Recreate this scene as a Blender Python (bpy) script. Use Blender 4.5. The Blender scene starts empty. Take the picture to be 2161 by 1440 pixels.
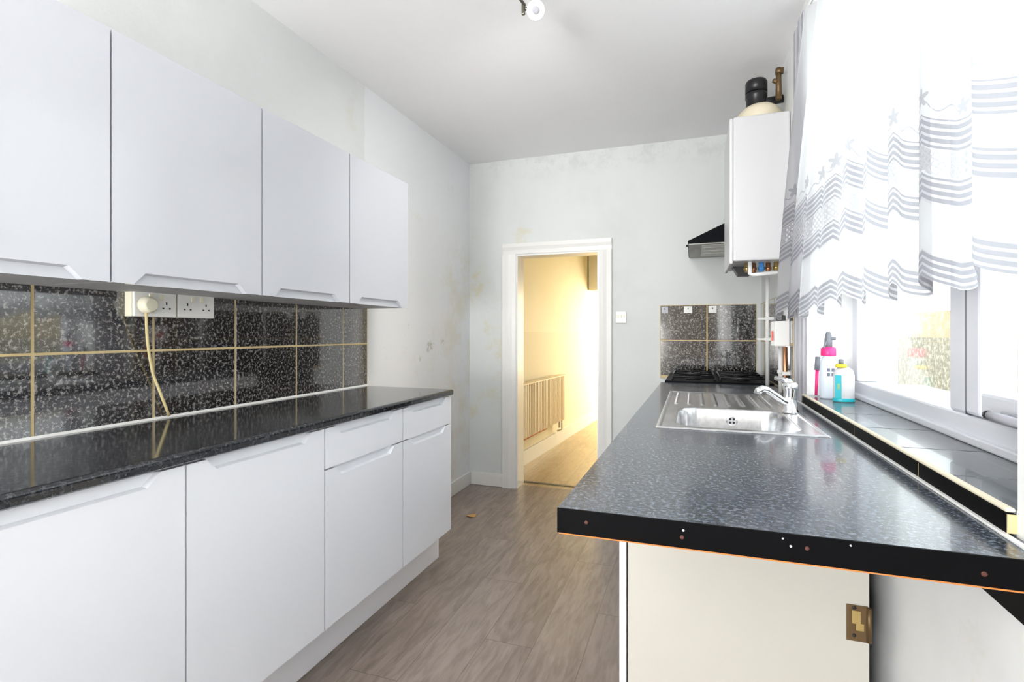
import bpy, bmesh, math, random
from mathutils import Vector, Matrix
PI = math.pi
S = bpy.context.scene
COL = S.collection
random.seed(7)

# ------------------------------------------------------------------ camera
cam_d = bpy.data.cameras.new('camera')
cam = bpy.data.objects.new('camera', cam_d); COL.objects.link(cam)
cam_d.sensor_width = 36.0
cam_d.lens = 1092.0 / 2161.0 * 36.0
cam_d.shift_y = -16.7 / 2161.0
cam_d.clip_start = 0.02
cam.location = (0, 0, 1.1805)
cam.rotation_euler = (PI / 2, 0, math.radians(19.32))
S.camera = cam

# ------------------------------------------------------------------ world, lights, exposure
S.view_settings.view_transform = 'Standard'
S.view_settings.look = 'None'
S.view_settings.gamma = 1.0
S.view_settings.use_curve_mapping = False
S.view_settings.exposure = 0.76
w = bpy.data.worlds.new('world'); S.world = w; w.use_nodes = True
bg = w.node_tree.nodes['Background']
bg.inputs['Color'].default_value = (0.93, 0.97, 1.0, 1)
bg.inputs['Strength'].default_value = 2.5

def area(name, loc, rot, sx, sy, power, col, portal=False):
    d = bpy.data.lights.new(name, 'AREA'); d.shape = 'RECTANGLE'; d.size = sx; d.size_y = sy
    d.energy = power; d.color = col
    if portal: d.cycles.is_portal = True
    o = bpy.data.objects.new(name, d); COL.objects.link(o); o.location = loc; o.rotation_euler = rot
    return o
# daylight portals: kitchen window, opening added in the unseen rear wall
area('window_portal', (0.72, 1.60, 1.70), (0, PI / 2, 0), 1.5, 1.4, 1, (1, 1, 1), True)
area('rear_opening_portal', (-1.20, -3.05, 1.2), (-PI / 2, 0, 0), 0.84, 2.3, 1, (1, 1, 1), True)
area('rear_opening_fill', (-1.20, -3.02, 1.2), (PI / 2, 0, 0), 0.8, 2.2, 34, (0.96, 0.98, 1.0))  # added frontal fill lamp standing in the rear wall opening
fill = area('added_bounce_fill', (-1.20, -2.30, 1.00), (math.radians(146), 0, 0), 1.2, 1.1, 84, (1.0, 0.98, 0.96))   # added fill light behind the camera, bounced off the ceiling
fill.data.spread = math.radians(150)
# warm daylight coming in through the side window of the next room
area('hall_daylight', (0.50, 7.7, 1.30), (0, PI / 2, 0), 1.5, 1.3, 84, (1.0, 0.90, 0.70))
sun_d = bpy.data.lights.new('sun', 'SUN'); sun_d.energy = 5.0; sun_d.angle = math.radians(1.0); sun_d.color = (1.0, 0.97, 0.92)
sun = bpy.data.objects.new('sun', sun_d); COL.objects.link(sun); sun.rotation_euler = (math.radians(-8), math.radians(-26), 0)

# ------------------------------------------------------------------ node helper
class X:
    """number socket with operators that lay math nodes"""
    def __init__(s, t, o): s.t = t; s.o = o
    def _m(s, op, b=None, c=None):
        n = s.t.nodes.new('ShaderNodeMath'); n.operation = op
        for i, q in enumerate((s, b, c)):
            if q is None: continue
            if isinstance(q, X): s.t.links.new(q.o, n.inputs[i])
            else: n.inputs[i].default_value = q
        return X(s.t, n.outputs[0])
    def __add__(s, b): return s._m('ADD', b)
    def __sub__(s, b): return s._m('SUBTRACT', b)
    def __mul__(s, b): return s._m('MULTIPLY', b)
    def __truediv__(s, b): return s._m('DIVIDE', b)
    def sin(s): return s._m('SINE')
    def abs(s): return s._m('ABSOLUTE')
    def gt(s, b): return s._m('GREATER_THAN', b)
    def lt(s, b): return s._m('LESS_THAN', b)
    def max(s, b): return s._m('MAXIMUM', b)
    def min(s, b): return s._m('MINIMUM', b)
    def fract(s): return s._m('FRACT')
    def between(s, a, b): return s.gt(a) * s.lt(b)
    def ramp(s, *st):
        n = s.t.nodes.new('ShaderNodeValToRGB'); s.t.links.new(s.o, n.inputs[0])
        cr = n.color_ramp
        while len(cr.elements) < len(st): cr.elements.new(0.5)
        for e, (p, c) in zip(cr.elements, st):
            e.position = p; e.color = (*c, 1) if len(c) == 3 else c
        return n.outputs[0]
    def smooth(s, a, b):
        n = s.t.nodes.new('ShaderNodeMapRange'); n.interpolation_type = 'SMOOTHSTEP'
        s.t.links.new(s.o, n.inputs[0]); n.inputs[1].default_value = a; n.inputs[2].default_value = b
        return X(s.t, n.outputs[0])

def new_mat(name):
    m = bpy.data.materials.new(name); m.use_nodes = True
    return m, m.node_tree, m.node_tree.nodes['Principled BSDF']
def srgb(r, g, b):
    f = lambda c: (c / 255 / 12.92) if c / 255 <= 0.04045 else ((c / 255 + 0.055) / 1.055) ** 2.4
    return (f(r), f(g), f(b))
def plain(name, col, rough=0.5, metal=0.0, coat=0.0, spec=0.5):
    m, t, b = new_mat(name)
    b.inputs['Base Color'].default_value = (*col, 1); b.inputs['Roughness'].default_value = rough
    b.inputs['Metallic'].default_value = metal; b.inputs['Coat Weight'].default_value = coat
    b.inputs['Coat Roughness'].default_value = 0.03
    b.inputs['Specular IOR Level'].default_value = spec
    return m
def coords(t):
    n = t.nodes.new('ShaderNodeTexCoord'); s = t.nodes.new('ShaderNodeSeparateXYZ')
    t.links.new(n.outputs['Object'], s.inputs[0])
    return n.outputs['Object'], [X(t, s.outputs[i]) for i in range(3)]
def noise(t, vec, scale, detail=3, rough=0.5, stretch=None):
    if stretch:
        mp = t.nodes.new('ShaderNodeMapping'); t.links.new(vec, mp.inputs[0]); mp.inputs['Scale'].default_value = stretch; vec = mp.outputs[0]
    n = t.nodes.new('ShaderNodeTexNoise'); t.links.new(vec, n.inputs['Vector'])
    n.inputs['Scale'].default_value = scale; n.inputs['Detail'].default_value = detail; n.inputs['Roughness'].default_value = rough
    return X(t, n.outputs[0])
def mixc(t, fac, a, b):
    n = t.nodes.new('ShaderNodeMix'); n.data_type = 'RGBA'
    if isinstance(fac, X): t.links.new(fac.o, n.inputs[0])
    else: n.inputs[0].default_value = fac
    for i, q in ((6, a), (7, b)):
        if isinstance(q, tuple): n.inputs[i].default_value = (*q, 1)
        else: t.links.new(q, n.inputs[i])
    return n.outputs[2]
def bump(t, b, h, strength, dist=0.01):
    n = t.nodes.new('ShaderNodeBump'); n.inputs['Strength'].default_value = strength; n.inputs['Distance'].default_value = dist
    t.links.new(h.o, n.inputs['Height']); t.links.new(n.outputs[0], b.inputs['Normal'])

# ------------------------------------------------------------------ materials
def wall_paint(name, base, stain, amount=1.0, warm=None):
    m, t, b = new_mat(name)
    v, (x, y, z) = coords(t)
    big = noise(t, v, 1.7, 4, 0.6)
    c = mixc(t, big.smooth(0.42, 0.75) * (0.55 * amount), base, stain)
    blot = noise(t, v, 4.5, 5, 0.65)
    c = mixc(t, blot.smooth(0.60, 0.74) * (0.5 * amount), c, warm or stain)
    b.inputs['Roughness'].default_value = 0.65
    t.links.new(c, b.inputs['Base Color'])
    bump(t, b, noise(t, v, 14, 4, 0.6), 0.12, 0.01)
    return m
M_wall = wall_paint('painted_plaster', (0.85, 0.86, 0.85), (0.69, 0.70, 0.68), 1.0, (0.70, 0.67, 0.55))
M_ceil = wall_paint('ceiling_paint', (0.90, 0.90, 0.91), (0.84, 0.84, 0.84), 0.6)
M_taupe = plain('taupe_rear_wall', (0.24, 0.20, 0.16), 0.7)
M_hall = wall_paint('cream_hall_paint', (0.85, 0.79, 0.60), (0.74, 0.66, 0.46), 0.8)
def hall_band(m):
    t = m.node_tree; b = t.nodes['Principled BSDF']; v, (x, y, z) = coords(t)
    old = b.inputs['Base Color'].links[0].from_socket
    t.links.new(mixc(t, z.lt(1.19) * 0.35, old, (0.70, 0.63, 0.47)), b.inputs['Base Color'])
hall_band(M_hall)
M_gloss_paint = plain('white_gloss_paint', (0.74, 0.735, 0.71), 0.35)

def left_wall_mat():
    m, t, b = new_mat('left_wall_paint')
    v, (x, y, z) = coords(t)
    big = noise(t, v, 1.6, 4, 0.6)
    c = mixc(t, big.smooth(0.42, 0.75) * 0.55, (0.72, 0.735, 0.73), (0.60, 0.615, 0.60))
    # fresher repainted patch with a ragged near edge, reaching the back corner
    edge = (y + noise(t, v, 9, 3) * 0.06).smooth(2.375, 2.39)
    c = mixc(t, edge * 0.7, c, (0.80, 0.82, 0.85))
    blot = noise(t, v, 3.7, 6, 0.7)
    c = mixc(t, blot.smooth(0.58, 0.75) * 0.55, c, (0.66, 0.65, 0.55))
    # mould smudges on the bare stretch past the worktop
    sm = noise(t, v, 11, 5, 0.75).smooth(0.62, 0.72) * z.between(0.95, 1.25) * y.between(2.5, 3.5)
    c = mixc(t, sm * 0.55, c, (0.40, 0.39, 0.30))
    # two scuffed smudges and a yellowed band near the far corner
    for yc, zc, r0 in ((3.08, 1.09, 0.085), (3.27, 1.12, 0.05)):
        dy, dz = (y - yc), (z - zc) * 1.7
        spot = ((dy * dy + dz * dz)._m('SQRT') + noise(t, v, 14, 4, 0.7) * 0.10).smooth(r0 + 0.045, r0 - 0.005)
        c = mixc(t, spot * noise(t, v, 30, 4, 0.7).smooth(0.42, 0.6) * 0.7, c, (0.34, 0.33, 0.25))
    yel = noise(t, v, 3.0, 5, 0.7).smooth(0.42, 0.65) * y.smooth(2.9, 3.5) * z.smooth(2.1, 1.7)
    c = mixc(t, yel * 0.55, c, (0.68, 0.65, 0.50))
    t.links.new(c, b.inputs['Base Color']); b.inputs['Roughness'].default_value = 0.6
    bump(t, b, noise(t, v, 12, 4, 0.6), 0.15, 0.012)
    return m
M_wall_left = left_wall_mat()

def back_wall_mat():
    m, t, b = new_mat('back_wall_paint')
    v, (x, y, z) = coords(t)
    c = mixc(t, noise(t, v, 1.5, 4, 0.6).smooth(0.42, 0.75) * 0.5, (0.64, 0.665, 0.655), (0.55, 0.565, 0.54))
    yb = noise(t, v, 4.2, 6, 0.7).smooth(0.52, 0.70) * x.lt(-1.15) * z.lt(2.0)
    c = mixc(t, yb * 0.75, c, (0.62, 0.57, 0.40))
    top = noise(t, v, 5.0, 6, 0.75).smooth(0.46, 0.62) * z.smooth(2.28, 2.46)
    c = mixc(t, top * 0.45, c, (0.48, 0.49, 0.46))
    t.links.new(c, b.inputs['Base Color']); b.inputs['Roughness'].default_value = 0.65
    bump(t, b, noise(t, v, 12, 4, 0.6), 0.15, 0.012)
    return m
M_wall_back = back_wall_mat()

def floor_mat(name, dark, mid, light):
    m, t, b = new_mat(name)
    v, (x, y, z) = coords(t)
    pw = 0.19
    row = (x / pw)._m('FLOOR')
    yy = y / 1.25 + row * 0.37
    plank = row * 7.31 + yy._m('FLOOR') * 3.77
    r = ((plank.sin()) * 43758.5).fract()
    wv = t.nodes.new('ShaderNodeCombineXYZ')
    t.links.new((x + r * 3.0).o, wv.inputs[0]); t.links.new((y * 0.16 + r * 5.0).o, wv.inputs[1])
    g1 = noise(t, wv.outputs[0], 26, 6, 0.62)
    g2 = noise(t, wv.outputs[0], 7, 4, 0.6)
    ring = ((g2 * 60.0 + g1 * 6.0).sin() * 0.5 + 0.5)
    g3 = noise(t, v, 1.3, 3, 0.6)
    c = (g1 * 0.42 + ring * 0.09 + g2 * 0.20 + g3 * 0.27 + (r - 0.5) * 0.10).ramp((0.25, dark), (0.5, mid), (0.78, light))
    gap = ((x / pw).fract().lt(0.012)).max(yy.fract().lt(0.0025))
    c = mixc(t, gap * 0.55, c, (0.05, 0.045, 0.04))
    t.links.new(c, b.inputs['Base Color']); b.inputs['Roughness'].default_value = 0.33
    bump(t, b, g1, 0.06, 0.004)
    return m
M_floor = floor_mat('grey_oak_laminate', srgb(92, 82, 76), srgb(140, 127, 119), srgb(172, 160, 152))
M_floor_hall = floor_mat('warm_lit_hall_laminate', srgb(150, 128, 92), srgb(180, 158, 120), srgb(200, 180, 145))  # laminate colours lightened and yellowed to carry the warm hall light

def speck(name, base, fleck, amount, scale, rough, coat=0.0, lo=0.56, hi=0.68, cloud=None):
    m, t, b = new_mat(name)
    v, _ = coords(t)
    n1 = noise(t, v, scale, 4, 0.7); n2 = noise(t, v, scale * 2.6, 2, 0.6)
    f = (n1.smooth(lo, hi) * 0.8 + n2.smooth(0.62, 0.70) * 0.5) * amount
    c = mixc(t, f, base, fleck)
    if cloud:
        c = mixc(t, noise(t, v, scale * 0.12, 3, 0.6).smooth(0.45, 0.75) * 0.5, c, cloud)
    t.links.new(c, b.inputs['Base Color']); b.inputs['Roughness'].default_value = rough
    b.inputs['Coat Weight'].default_value = coat; b.inputs['Coat Roughness'].default_value = 0.04; b.inputs['Coat IOR'].default_value = 1.65
    return m
def set_ior(m, v):
    m.node_tree.nodes['Principled BSDF'].inputs['Coat IOR'].default_value = v; return m
M_tile = set_ior(speck('black_fleck_tile', (0.007, 0.007, 0.009), (0.40, 0.38, 0.36), 0.8, 95, 0.12, 1.0, 0.50, 0.62), 1.9)
M_sill_tile = speck('slate_sill_tile', (0.05, 0.06, 0.07), (0.30, 0.33, 0.36), 0.5, 30, 0.22, 0.3, 0.4, 0.8)
M_top = speck('black_speckled_laminate', (0.012, 0.013, 0.016), (0.22, 0.23, 0.25), 0.32, 100, 0.10, 0.2, 0.50, 0.66)
M_top_r = speck('lightened_speckled_laminate', (0.030, 0.037, 0.050), (0.24, 0.285, 0.35), 0.9, 125, 0.19, 0.22, 0.45, 0.66, (0.085, 0.10, 0.13))  # blue-grey base lifted to stand in for reflected window light
M_edge = plain('black_edging', (0.003, 0.003, 0.0035), 0.5, spec=0.04)
M_chip = plain('chipboard', srgb(190, 120, 60), 0.9)
M_grout = plain('cream_grout', srgb(205, 185, 140), 0.8)
M_seal = plain('white_sealant', (0.85, 0.85, 0.83), 0.4)
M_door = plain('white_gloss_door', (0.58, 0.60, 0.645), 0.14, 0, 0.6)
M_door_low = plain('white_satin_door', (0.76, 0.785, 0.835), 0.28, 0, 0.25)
M_carc = plain('white_melamine', (0.74, 0.73, 0.70), 0.4)
M_carc_shade = plain('shade_grey_carcass', (0.45, 0.45, 0.46), 0.6)  # carcass greyed so its colour carries the shade of the door gaps
M_panel = plain('cream_end_panel', (0.54, 0.52, 0.465), 0.45)
M_plinth = plain('white_plinth', (0.84, 0.84, 0.88), 0.35)
M_plastic = plain('white_plastic', (0.80, 0.80, 0.78), 0.35)
M_plastic_old = plain('yellowed_plastic', srgb(226, 222, 200), 0.4)
M_cable = plain('cream_cable', srgb(205, 190, 140), 0.5)
M_upvc = plain('white_upvc', (0.70, 0.72, 0.77), 0.28)
M_gasket = plain('grey_gasket', (0.06, 0.07, 0.09), 0.6)
M_dark = plain('black_plastic', (0.010, 0.010, 0.012), 0.35)
M_hood = plain('black_enamel', (0.002, 0.0025, 0.004), 0.4, spec=0.05)
M_hood_in = plain('grey_hood_lining', (0.36, 0.36, 0.33), 0.5)
M_filter = plain('hood_filter_mesh', (0.58, 0.58, 0.54), 0.4)
M_boiler = plain('boiler_white_enamel', (0.60, 0.60, 0.61), 0.28)
M_boiler_side = plain('boiler_grey_white_side', (0.66, 0.66, 0.67), 0.35)
M_cream = plain('cream_cover_and_highlight', srgb(225, 215, 190), 0.5)
M_copper = plain('copper', (0.55, 0.27, 0.14), 0.35, 1.0)
M_brass = plain('brass', (0.60, 0.44, 0.18), 0.35, 1.0)
M_rust = plain('tarnished_brass', (0.16, 0.10, 0.045), 0.45, 0.6)
M_blue = plain('blue_valve', (0.06, 0.25, 0.62), 0.4)
M_red = plain('red_plastic', (0.70, 0.10, 0.07), 0.4)
M_chrome = plain('chrome', (0.86, 0.87, 0.89), 0.08, 1.0)
M_steel_d = plain('dark_drain', (0.03, 0.03, 0.035), 0.4)
M_pink = plain('hot_pink_plastic', (0.85, 0.03, 0.22), 0.35)
M_greyp = plain('grey_trigger_plastic', (0.17, 0.18, 0.21), 0.4)
M_teal = plain('teal_label', (0.02, 0.42, 0.50), 0.4)
M_yellow = plain('yellow_collar', (0.80, 0.60, 0.03), 0.4)
M_pale = plain('pale_blue_plastic', (0.66, 0.73, 0.82), 0.35)
M_mark = plain('grey_label_print', (0.16, 0.17, 0.22), 0.5)
M_green = plain('green_label_print', (0.22, 0.42, 0.20), 0.5)
M_screw = plain('rusty_screw', (0.085, 0.028, 0.018), 0.6, 0.3)
M_bulb = plain('white_lamp_glass', (0.86, 0.86, 0.86), 0.2)
M_metal = plain('dark_nickel', (0.17, 0.16, 0.13), 0.4, 0.8)
M_trim_grey = plain('grey_tile_trim', (0.42, 0.42, 0.46), 0.4)
M_fin = plain('radiator_enamel', srgb(232, 218, 190), 0.4)
M_rad_rust = plain('radiator_rust', srgb(190, 120, 60), 0.8)
M_stone = speck('garden_wall_stone', (0.20, 0.19, 0.16), (0.48, 0.46, 0.40), 0.9, 18, 0.9, 0, 0.45, 0.62)
M_render = speck('garden_wall_render', (0.36, 0.31, 0.22), (0.6, 0.56, 0.45), 0.8, 9, 0.9, 0, 0.45, 0.7)
M_patio = plain('patio_concrete', (0.62, 0.61, 0.59), 0.9)

def steel_mat():
    m, t, b = new_mat('brushed_steel')
    v, _ = coords(t)
    g = noise(t, v, 60, 3, 0.6, (1.0, 0.15, 1.0))
    t.links.new(g.ramp((0.3, (0.62, 0.62, 0.63)), (0.7, (0.80, 0.80, 0.81))), b.inputs['Base Color'])
    b.inputs['Metallic'].default_value = 1.0; b.inputs['Roughness'].default_value = 0.24
    return m
M_steel = steel_mat()

def glass_mat():
    m = bpy.data.materials.new('window_glass'); m.use_nodes = True; t = m.node_tree
    t.nodes.clear()
    o = t.nodes.new('ShaderNodeOutputMaterial'); a = t.nodes.new('ShaderNodeBsdfTransparent'); g = t.nodes.new('ShaderNodeBsdfGlossy')
    ge = t.nodes.new('ShaderNodeNewGeometry'); dt = t.nodes.new('ShaderNodeVectorMath'); dt.operation = 'DOT_PRODUCT'
    t.links.new(ge.outputs['Incoming'], dt.inputs[0]); t.links.new(ge.outputs['Normal'], dt.inputs[1])
    fz = (X(t, dt.outputs['Value']).abs() * -1.0 + 1.0)._m('POWER', 5.0) * 0.96 + 0.04; mx = t.nodes.new('ShaderNodeMixShader')
    g.inputs['Roughness'].default_value = 0.02
    a.inputs[0].default_value = (0.96, 0.98, 0.97, 1)
    t.links.new(fz.o, mx.inputs[0]); t.links.new(a.outputs[0], mx.inputs[1]); t.links.new(g.outputs[0], mx.inputs[2])
    t.links.new(mx.outputs[0], o.inputs[0])
    return m
M_glass = glass_mat()

SW_P, SW_A = 0.20, 0.045      # width and sag of one swag of the lace pattern
def curtain_mat():
    m = bpy.data.materials.new('white_net_lace'); m.use_nodes = True; t = m.node_tree; t.nodes.clear()
    uv = t.nodes.new('ShaderNodeUVMap'); sp = t.nodes.new('ShaderNodeSeparateXYZ'); t.links.new(uv.outputs[0], sp.inputs[0])
    u, v = X(t, sp.outputs[0]), X(t, sp.outputs[1])
    sw = ((u * (PI / SW_P)).sin()).abs()
    wv = v - (sw * -SW_A + SW_A)                      # height measured along the swags
    band = wv.between(0.003, 0.066).max(wv.between(0.185, 0.250)).max(wv.between(0.318, 0.388))
    stripe = ((wv * (2 * PI / 0.0175)).sin()).gt(-0.35)
    dens = band * (stripe * 0.75 + 0.25)
    lat = wv.between(0.255, 0.315)
    l1 = ((u + v) * (2 * PI / 0.018)).sin().gt(0.35); l2 = ((u - v) * (2 * PI / 0.018)).sin().gt(0.35)
    mesh = l1.max(l2)
    # flowers sitting on the cusps, with a wavy stem between them
    fu = ((u / SW_P + 0.5).fract() - 0.5) * SW_P
    fv = v - 0.470
    ang = fv._m('ARCTAN2', fu)
    rad = (fu * fu + fv * fv)._m('SQRT')
    flower = rad.lt((ang * 5.0).sin() * 0.007 + 0.017)
    fl2u = ((u / SW_P).fract() - 0.5) * SW_P
    fl2v = v - 0.415
    rad2 = (fl2u * fl2u + fl2v * fl2v)._m('SQRT')
    flower2 = rad2.lt((fl2v._m('ARCTAN2', fl2u) * 5.0).sin() * 0.006 + 0.014)
    stem = (wv - 0.415 - (u * (2 * PI / 0.05)).sin() * 0.008).abs().lt(0.0022)
    orn = flower.max(flower2).max(stem) * 0.8
    d = dens.max(orn).max(lat * mesh * 0.55)
    dif = t.nodes.new('ShaderNodeBsdfDiffuse'); tr = t.nodes.new('ShaderNodeBsdfTranslucent'); tp = t.nodes.new('ShaderNodeBsdfTransparent')
    t.links.new(mixc(t, d, (0.84, 0.84, 0.86), (0.52, 0.52, 0.57)), dif.inputs[0])
    t.links.new(mixc(t, d, (0.70, 0.70, 0.71), (0.34, 0.34, 0.37)), tr.inputs[0])
    m1 = t.nodes.new('ShaderNodeMixShader'); m1.inputs[0].default_value = 0.74
    t.links.new(dif.outputs[0], m1.inputs[1]); t.links.new(tr.outputs[0], m1.inputs[2])
    m2 = t.nodes.new('ShaderNodeMixShader')
    thin = (lat * (mesh * -0.40 + 0.50))  .max(0.16) * (d * -0.8 + 1.0)
    t.links.new(thin.o, m2.inputs[0])
    t.links.new(m1.outputs[0], m2.inputs[1]); t.links.new(tp.outputs[0], m2.inputs[2])
    o = t.nodes.new('ShaderNodeOutputMaterial'); t.links.new(m2.outputs[0], o.inputs[0])
    return m
M_net = curtain_mat()

# ------------------------------------------------------------------ mesh helpers
class MB:
    def __init__(s): s.b = bmesh.new(); s.mi = 0; s.mats = []
    def use(s, m):
        if m not in s.mats: s.mats.append(m)
        s.mi = s.mats.index(m); return s
    def face(s, pts):
        f = s.b.faces.new([s.b.verts.new(p) for p in pts]); f.material_index = s.mi; return f
    def hull(s, lo, hi, cap=True):
        """closed solid between two equal rings"""
        a = [s.b.verts.new(p) for p in lo]; c = [s.b.verts.new(p) for p in hi]; n = len(a); fs = []
        for i in range(n):
            fs.append(s.b.faces.new((a[i], a[(i + 1) % n], c[(i + 1) % n], c[i])))
        if cap:
            fs.append(s.b.faces.new(a[::-1])); fs.append(s.b.faces.new(c))
        for f in fs: f.material_index = s.mi
        return fs
    def box(s, x0, x1, y0, y1, z0, z1, bev=0.0, seg=2):
        q = [(x0, y0), (x1, y0), (x1, y1), (x0, y1)]
        fs = s.hull([(*p, z0) for p in q], [(*p, z1) for p in q])
        if bev:
            es = {e for f in fs for e in f.edges}
            r = bmesh.ops.bevel(s.b, geom=list(es), offset=bev, segments=seg, affect='EDGES', profile=0.5)
            for f in r['faces']: f.material_index = s.mi
        return s
    def prism(s, poly, axis, a, c):
        def P(p, k):
            return (k, p[0], p[1]) if axis == 'x' else (p[0], k, p[1]) if axis == 'y' else (p[0], p[1], k)
        return s.hull([P(p, a) for p in poly], [P(p, c) for p in poly])
    def tube(s, path, r, n=12, cap=True):
        path = [Vector(p) for p in path]; rs = r if isinstance(r, (list, tuple)) else [r] * len(path)
        rings = []; up = None
        for i, p in enumerate(path):
            d = (path[min(i + 1, len(path) - 1)] - path[max(i - 1, 0)]).normalized()
            if up is None:
                up = d.orthogonal().normalized()
            up = (up - d * up.dot(d)).normalized(); sd = d.cross(up)
            rings.append([s.b.verts.new(p + (up * math.cos(2 * PI * k / n) + sd * math.sin(2 * PI * k / n)) * rs[i]) for k in range(n)])
        fs = []
        for a, c in zip(rings, rings[1:]):
            for k in range(n): fs.append(s.b.faces.new((a[k], a[(k + 1) % n], c[(k + 1) % n], c[k])))
        if cap: fs.append(s.b.faces.new(rings[0][::-1])); fs.append(s.b.faces.new(rings[-1]))
        for f in fs: f.material_index = s.mi; f.smooth = True
        if cap: fs[-1].smooth = fs[-2].smooth = False
        return s
    def lathe(s, prof, loc, axis='z', n=28, sx=1.0, sy=1.0):
        """profile (r, h) turned about an axis through loc"""
        rings = []
        for r, h in prof:
            ring = []
            for k in range(n):
                a = 2 * PI * k / n; c, d = r * math.cos(a) * sx, r * math.sin(a) * sy
                p = (c, d, h) if axis == 'z' else (h, c, d) if axis == 'x' else (c, h, d)
                ring.append(s.b.verts.new(Vector(loc) + Vector(p)))
            rings.append(ring)
        fs = []
        for a, c in zip(rings, rings[1:]):
            for k in range(n): fs.append(s.b.faces.new((a[k], a[(k + 1) % n], c[(k + 1) % n], c[k])))
        for f in fs: f.smooth = True
        fs.append(s.b.faces.new(rings[0][::-1])); fs.append(s.b.faces.new(rings[-1]))
        for f in fs: f.material_index = s.mi
        return s
    def build(s, name, mat=None, parent=None, smooth=False, origin=None):
        if mat and not s.mats: s.mats = [mat]
        bmesh.ops.recalc_face_normals(s.b, faces=s.b.faces)
        o0 = Vector(origin) if origin else Vector((0, 0, 0))
        p = parent
        while p: o0 = o0 + p.location; p = p.parent
        bmesh.ops.translate(s.b, vec=-o0, verts=s.b.verts)
        me = bpy.data.meshes.new(name); s.b.to_mesh(me); s.b.free()
        for m in s.mats: me.materials.append(m)
        if smooth:
            for pl in me.polygons: pl.use_smooth = True
        o = bpy.data.objects.new(name, me); COL.objects.link(o)
        if origin: o.location = origin
        if parent: o.parent = parent
        return o

def tag(o, label, cat, group=None):
    o['label'] = label; o['category'] = cat
    if group: o['group'] = group
    return o
def thing(name, loc, label, cat, group=None):
    o = bpy.data.objects.new(name, None); COL.objects.link(o); o.location = loc; o.empty_display_size = 0.05
    return tag(o, label, cat, group)
def struct(o, label=None):
    o['kind'] = 'structure'
    if label: o['label'] = label
    return o

# ------------------------------------------------------------------ key measures
XL, XR, YB, ZC, YR = -1.66, 0.42, 3.727, 2.506, -3.00
WT = 0.14                                         # back wall thickness
DX0, DX1, DZ = -1.282, -0.632, 1.787              # doorway
WY0, WY1, WZ0, WZ1 = 0.90, 2.30, 0.93, 2.46       # window recess
WX = 0.575                                        # inner face of the window frame

# ------------------------------------------------------------------ room shell
m = MB(); m.box(XL - 0.15, XR + 0.35, YR - 0.15, YB + 0.10, -0.12, 0.0)
struct(m.build('floor', M_floor), 'grey oak laminate kitchen floor')
m = MB(); m.box(-2.2, 0.75, YB + 0.10, 9.2, -0.12, 0.0)
struct(m.build('floor_hall', M_floor_hall), 'warm lit laminate floor through the doorway')
m = MB(); m.box(XL - 0.15, XR + 0.35, YR - 0.15, YB + WT, ZC, ZC + 0.12)
struct(m.build('ceiling', M_ceil), 'white plaster ceiling')
m = MB(); m.box(XL - 0.15, XL, YR, YB, 0, ZC)
struct(m.build('wall_left', M_wall_left), 'patchy white left wall above the units')
m = MB()
m.box(XL - 0.15, DX0, YB, YB + WT, 0, ZC); m.box(DX1, XR + 0.35, YB, YB + WT, 0, ZC); m.box(DX0, DX1, YB, YB + WT, DZ, ZC)
struct(m.build('wall_back', M_wall_back), 'white end wall with the doorway')
m = MB()
m.box(XR, XR + 0.30, YR, WY0, 0, ZC); m.box(XR, XR + 0.30, WY1, YB, 0, ZC)
m.box(XR, XR + 0.30, WY0, WY1, 0, WZ0); m.box(XR, XR + 0.30, WY0, WY1, WZ1, ZC)
struct(m.build('wall_right', M_wall), 'white window wall')
m = MB()
m.box(XL - 0.15, -1.62, YR - 0.15, YR, 0, ZC); m.box(-0.78, XR + 0.35, YR - 0.15, YR, 0, ZC)
m.box(-1.62, -0.78, YR - 0.15, YR, 2.4, ZC)
struct(m.build('wall_rear', M_taupe))
# next room
hx = lambda y: -1.741 + 0.0685 * y
m = MB()
m.prism([(hx(YB + WT), YB + WT), (hx(9.2), 9.2), (hx(9.2) - 0.15, 9.2), (hx(YB + WT) - 0.15, YB + WT)], 'z', 0, 2.46)
struct(m.build('wall_hall_left', M_hall), 'cream wall seen through the doorway')
m = MB(); m.box(-2.2, 0.75, 9.05, 9.2, 0, 2.46); struct(m.build('wall_hall_far', M_hall))
m = MB(); m.box(0.60, 0.75, YB + WT, 9.05, 0, 2.46); struct(m.build('wall_hall_right', M_hall))
m = MB(); m.box(-2.2, 0.75, YB + WT, 9.2, 2.46, 2.56); struct(m.build('ceiling_hall', M_hall))
m = MB(); m.box(hx(6.8), 0.60, 6.62, 6.95, 1.735, 2.46); struct(m.build('trim_1', M_hall), 'boxed cream beam across the next room')
m = MB()
m.prism([(hx(YB + WT), YB + WT), (hx(9.0), 9.0), (hx(9.0) + 0.02, 9.0), (hx(YB + WT) + 0.02, YB + WT)], 'z', 0, 0.13)
struct(m.build('baseboard_hall', M_gloss_paint), 'cream skirting board below the radiator')

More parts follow.
